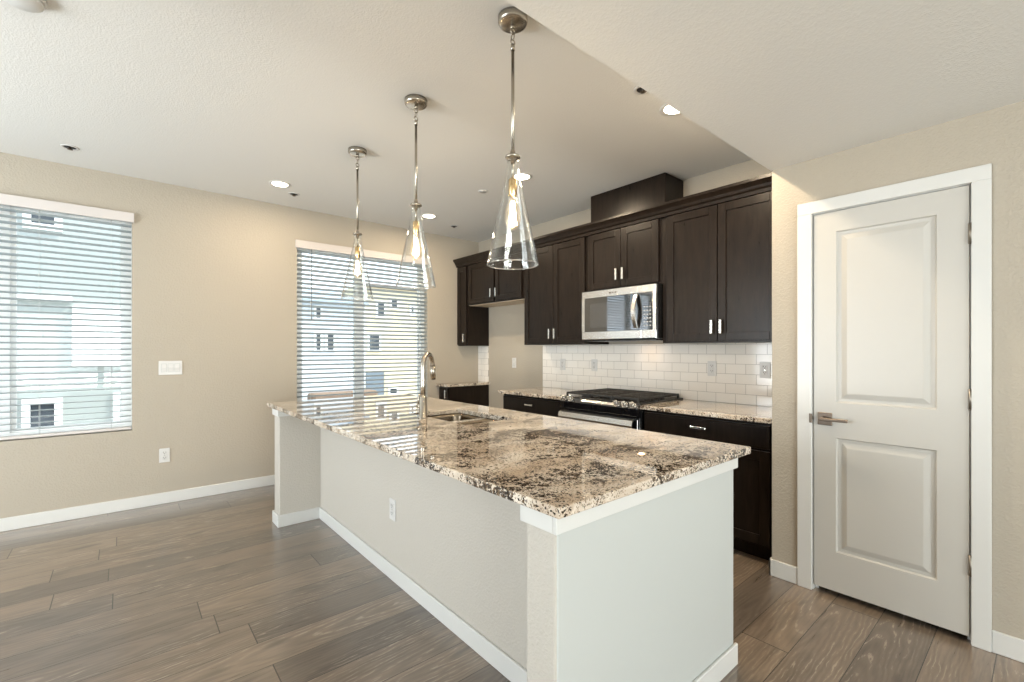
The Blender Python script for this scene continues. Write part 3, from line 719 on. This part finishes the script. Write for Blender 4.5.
# ------------------------------------------------------------------ ceiling fittings
def downlight(loc, label):
    r = thing('recessed_downlight', loc, label, 'downlight', 'lit recessed downlights'); x, y, z = loc
    b = B(); b.lathe([(.088, z-.0005), (.086, z-.005), (.070, z-.007), (.062, z-.003)], (x, y, 0), 32, cap=False); obj('trim_ring', b, M_white, r)
    b = B(); b.lathe([(.0, z-.0028), (.064, z-.0028), (.064, z-.001), (0, z-.001)], (x, y, 0), 32, cap=False); obj('lens', b, M_lens, r)
    return r
DL = [((1.034, 4.302, ZC), 'lit ceiling downlight near the far wall between the windows'), ((2.491, 4.296, ZC), 'lit ceiling downlight near the far wall right of the middle pendant'),
      ((2.510, 2.826, ZC), 'lit ceiling downlight seen just behind the nearest pendant shade'), ((2.491, 1.440, ZC), 'lit ceiling downlight half hidden by the lowered ceiling edge')]
d0 = downlight(*DL[0])
for loc, lab in DL[1:]: dup(d0, loc, lab)
for (x, y, z), e in zip([d[0] for d in DL], (6, 8, 17, 18)):
    d = bpy.data.lights.new('downlight_lamp', 'AREA'); d.shape = 'DISK'; d.size = .11; d.energy = e; d.color = (1, .80, .56)
    o = bpy.data.objects.new('downlight_lamp', d); COL.objects.link(o); o.location = (x, y, z-.012)
def sprinkler(loc, label):
    r = thing('fire_sprinkler', loc, label, 'sprinkler', 'recessed ceiling sprinklers'); x, y, z = loc
    b = B(); b.lathe([(.050, z-.0005), (.048, z-.005), (.036, z-.006), (.034, z-.002)], (x, y, 0), 28, cap=False); obj('escutcheon', b, M_white, r)
    b = B(); b.lathe([(0, z-.0025), (.0355, z-.0025), (.0355, z-.001), (0, z-.001)], (x, y, 0), 24, cap=False); obj('recess_shade_disc', b, M_slot, r)  # flat dark disc painted for the shade inside the sprinkler opening
    b = B(); b.lathe([(.008, z-.002), (.007, z-.014), (.016, z-.016), (.016, z-.018), (0, z-.018)], (x, y, 0), 14); obj('sprinkler_head', b, M_bronze, r)
    return r
s0 = sprinkler((-.282, 4.479, ZC), 'dark recessed ceiling sprinkler above the left window')
dup(s0, (1.198, 4.494, ZC), 'dark recessed ceiling sprinkler beside the downlight between the windows')
dup(s0, (2.911, 4.455, ZC), 'dark recessed ceiling sprinkler near the far cabinet corner')
dup(s0, (2.175, 1.448, ZC), 'recessed ceiling sprinkler at the lowered ceiling edge beside a downlight')
b = B(); x, y = 2.47, 3.308; b.lathe([(.040, ZC-.0005), (.040, ZC-.006), (.036, ZC-.009), (0, ZC-.009)], (x, y, 0), 28)
tag(obj('sprinkler_cover', b, M_white), 'small flat white disc on the ceiling left of the nearest pendant', 'sprinkler cover')
sm = thing('smoke_detector', (-.31, 2.68, ZC), 'round white smoke detector at the upper left of the ceiling', 'smoke detector')
b = B(); b.lathe([(.075, ZC-.0005), (.075, ZC-.012), (.070, ZC-.018)], (-.31, 2.68, 0), 36); obj('mounting_plate', b, M_white, sm)
b = B(); b.lathe([(.066, ZC-.0185), (.064, ZC-.030), (.050, ZC-.040), (0, ZC-.042)], (-.31, 2.68, 0), 36); obj('cover', b, M_white, sm)

# ------------------------------------------------------------------ outlets and switches (built facing -y at the origin, then turned)
def outlet(loc, rotz, label):
    r = thing('wall_outlet', (0,0,0), label, 'outlet', 'white duplex outlets')
    obj('plate', B().box(-.037, .037, -.006, 0, -.060, .060, .003, 2), M_white, r)
    for s in (-1, 1):
        b = B(); b.box(-.0165, .0165, -.0085, -.005, s*.021-.0145, s*.021+.0145, .0035, 2); f = obj('receptacle', b, M_white, r)
        b = B(); b.box(-.0085, -.006, -.0092, -.008, s*.021-.001, s*.021+.009); b.box(.006, .0085, -.0092, -.008, s*.021-.001, s*.021+.008); b.lathe([(.0028, -.0092), (.0028, -.008)], (0, 0, s*.021-.007), 10, 'Y')
        obj('slots', b, M_slot, f)
    b = B(); b.lathe([(.003, -.0072), (.003, -.005)], (0, 0, 0), 10, 'Y'); obj('screw', b, M_pull, r)
    r.location = loc; r.rotation_euler = (0, 0, rotz); return r
o0 = outlet((.274, YW-.0005, .412), 0, 'white outlet low on the far wall below the switch plate')
FX = -PI/2
dup(o0, (KX-.0005, 2.437, .400), 'white outlet on the long side of the island', FX)
dup(o0, (XT-.0005, 3.379, 1.160), 'white backsplash outlet farthest from the pantry, left of the range', FX)
dup(o0, (XT-.0005, 2.950, 1.162), 'white backsplash outlet behind the left edge of the range', FX)
dup(o0, (XT-.0005, 1.752, 1.166), 'white backsplash outlet right of the range, middle of the tile', FX)
dup(o0, (XT-.0005, 1.356, 1.166), 'white backsplash outlet beside the pantry wall corner', FX)
def rockers(loc, rotz, n, label, name):
    r = thing(name, (0,0,0), label, 'light switch'); w = .046*n/2+.013
    obj('plate', B().box(-w, w, -.006, 0, -.060, .060, .003, 2), M_white, r)
    for k in range(n):
        xc = (k-(n-1)/2)*.046; b = B(); bm = b.bm
        b.prism_x([(-.005, -.033), (-.0065, -.033), (-.011, 0), (-.0075, .033), (-.005, .033)], xc-.0165, xc+.0165); obj('rocker', b, M_white, r)
        b = B(); b.box(xc-.0195, xc+.0195, -.0064, -.0055, -.0365, .0365); obj('bezel', b, M_cord, r)
    r.location = loc; r.rotation_euler = (0, 0, rotz); return r
rockers((.316, YW-.0005, 1.160), 0, 3, 'white three rocker switch plate beside the left window', 'light_switch')
rockers((XK-.0005, 4.190, 1.160), FX, 1, 'small white switch plate on the wall of the refrigerator space', 'light_switch')

# ------------------------------------------------------------------ blinds
def blind(w, label, wand_x, tilt):
    x0, x1, z0, z1 = w; yb = YW+.020
    r = thing('window_blind', ((x0+x1)/2, yb, z0), label, 'blind', 'white horizontal window blinds')
    b = B(); b.box(x0-.014, x1+.014, YW-.028, YW-.012, z1-.062, z1+.016, .004, 2)
    for x in (x0-.014, x1+.002): b.box(x, x+.012, YW-.012, YW-.0005, z1-.062, z1+.016, .002)
    obj('valance', b, M_valance, r)
    obj('head_rail', B().box(x0+.004, x1-.004, YW+.001, YW+.045, z1-.050, z1-.004), M_valance, r)
    b = B(); pitch = .0462; z = z1-.088; d = .0245
    while z > z0+.052:
        n = 4; top, bot = [], []
        for k in range(n+1):
            t = k/n*2-1; y = yb + t*d*.985; zz = z + (.0030*(1-t*t) - tilt*t)
            top.append((y, zz+.0014)); bot.append((y, zz-.0014))
        b.prism_x(top+bot[::-1], x0+.006, x1-.006); z -= pitch
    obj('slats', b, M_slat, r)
    obj('bottom_rail', B().box(x0+.006, x1-.006, yb-.026, yb+.026, z0+.010, z0+.030, .004, 2), M_valance, r)
    nl = 4
    for k in range(nl):
        x = x0+.13+(x1-x0-.26)*k/(nl-1)
        b = B()
        for y in (yb-.0265, yb+.0265): b.box(x-.0011, x+.0011, y-.0008, y+.0008, z0+.03, z1-.05)
        obj('ladder_cord', b, M_cord, r)
    if wand_x is not None:
        b = B(); b.lathe([(.0048, z1-.78), (.0055, z1-.75), (.0042, z1-.70), (.0042, z1-.06)], (wand_x, yb-.038, 0), 8); obj('tilt_wand', b, M_wand, r)
    return r
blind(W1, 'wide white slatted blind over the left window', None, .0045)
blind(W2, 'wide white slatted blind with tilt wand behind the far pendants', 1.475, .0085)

# ------------------------------------------------------------------ outdoors
def siding(name, c, pitch=.16):
    m = mat(name, c, .7); n = N(m); tc = n.new('ShaderNodeTexCoord'); sp = n.new('ShaderNodeSeparateXYZ'); n.link(tc.outputs['Object'], sp.inputs[0])
    q = n.math('DIVIDE', sp.outputs[2], pitch); fr = n.math('FRACT', q); n.bump(fr, .6, .01); return m
M_sid1 = siding('pale_blue_green_siding', (.35, .385, .37)); M_sid2 = siding('white_blue_siding', (.66, .72, .78)); M_sid3 = siding('cream_stucco', (.74, .65, .45), 5)
M_dark = mat('dark_window_glass', (.03, .04, .05), .1); M_roof = mat('brown_shingle', (.16, .12, .10), .8); M_roof2 = mat('slate_blue_shingle', (.30, .36, .42), .8); M_lawn = mat('pale_concrete_ground', (.42, .40, .37), .9)
M_car = mat('silver_car_paint', (.35, .36, .38), .3, .4); M_brick = mat('brown_shrub_mulch', (.20, .14, .10), .9); M_gar = mat('grey_garage_door', (.16, .20, .24), .6)
ZG = -.55
struct('ground', B().box(-40, 60, YW+T, 70, ZG-.2, ZG), M_lawn, 'pale paved ground outside the windows', 'ground')
def house(name, label, x0, x1, y, depth, z1, m, wins, ridge=None, rm=None, os=.35):
    h = thing(name, ((x0+x1)/2, y+depth/2, ZG), label, 'house')
    obj('wall', B().box(x0, x1, y, y+depth, ZG, z1), m, h)
    if ridge:
        o = .35; xm = (x0+x1)/2
        b = B(); b.prism_x([(y-o, z1), (y+depth/2, z1+ridge), (y+depth+o, z1), (y+depth+o, z1-.1), (y-o, z1-.1)], x0-os, x1+os); obj('roof', b, rm or M_roof, h)
    for wx0, wx1, wz0, wz1 in wins:
        t = .09; b = B(); b.box(wx0-t, wx1+t, y-.05, y-.001, wz0-t, wz0); b.box(wx0-t, wx1+t, y-.05, y-.001, wz1, wz1+t); b.box(wx0-t, wx0, y-.05, y-.001, wz0, wz1); b.box(wx1, wx1+t, y-.05, y-.001, wz0, wz1)
        f = obj('window', b, M_vinyl, h); obj('window_pane', B().box(wx0, wx1, y-.025, y-.002, wz0, wz1), M_dark, f)
    return h
h1 = house('neighbor_house', 'pale blue green neighbor house close outside the left window', -5.5, 1.6, 10.0, 6, 6.2, M_sid1, [(-1.06, -.80, .08, .50), (-.03, .40, .08, .52), (-1.05, -.80, 3.24, 3.50), (-3.2, -2.6, .1, 1.0)])
b = B(); b.box(-1.20, -.60, 9.93, 9.999, 2.06, 2.16); obj('trim_board', b, M_vinyl, h1)
obj('pale_panel', B().box(-.60, .05, 9.90, 9.999, 1.05, 2.0), M_vinyl, h1)  # pale flat panel on the siding
house('neighbor_house', 'white blue house beyond the cabinet side window', 4.0, 7.335, 17.6, 7, 3.15, M_sid2, [(5.45, 5.60, 2.52, 2.90), (5.86, 6.08, 1.33, 1.90), (5.45, 5.60, 1.33, 1.90), (6.98, 7.06, 1.33, 1.90)], .9, M_roof2, .03)
h3 = house('neighbor_house', 'cream stucco house beyond the right half of the window', 7.38, 16.0, 18.0, 8, 3.95, M_sid3, [(8.02, 8.30, 2.72, 3.26), (8.62, 8.88, 3.15, 3.42), (7.66, 8.08, 1.33, 1.93), (9.55, 9.65, 2.9, 3.2), (8.56, 8.86, -.50, -.30)])
obj('eave', B().box(7.30, 16.1, 17.75, 18.0, 3.90, 4.02), M_roof, h3)
obj('garage_door', B().box(7.52, 8.30, 17.96, 17.999, ZG, .45), M_gar, h3)
tag(obj('shrub_bed', B().box(5.0, 7.4, 16.5, 17.2, ZG, ZG+.35, .1, 2), M_brick), 'low brown hedge on the ground outside the window', 'hedge')
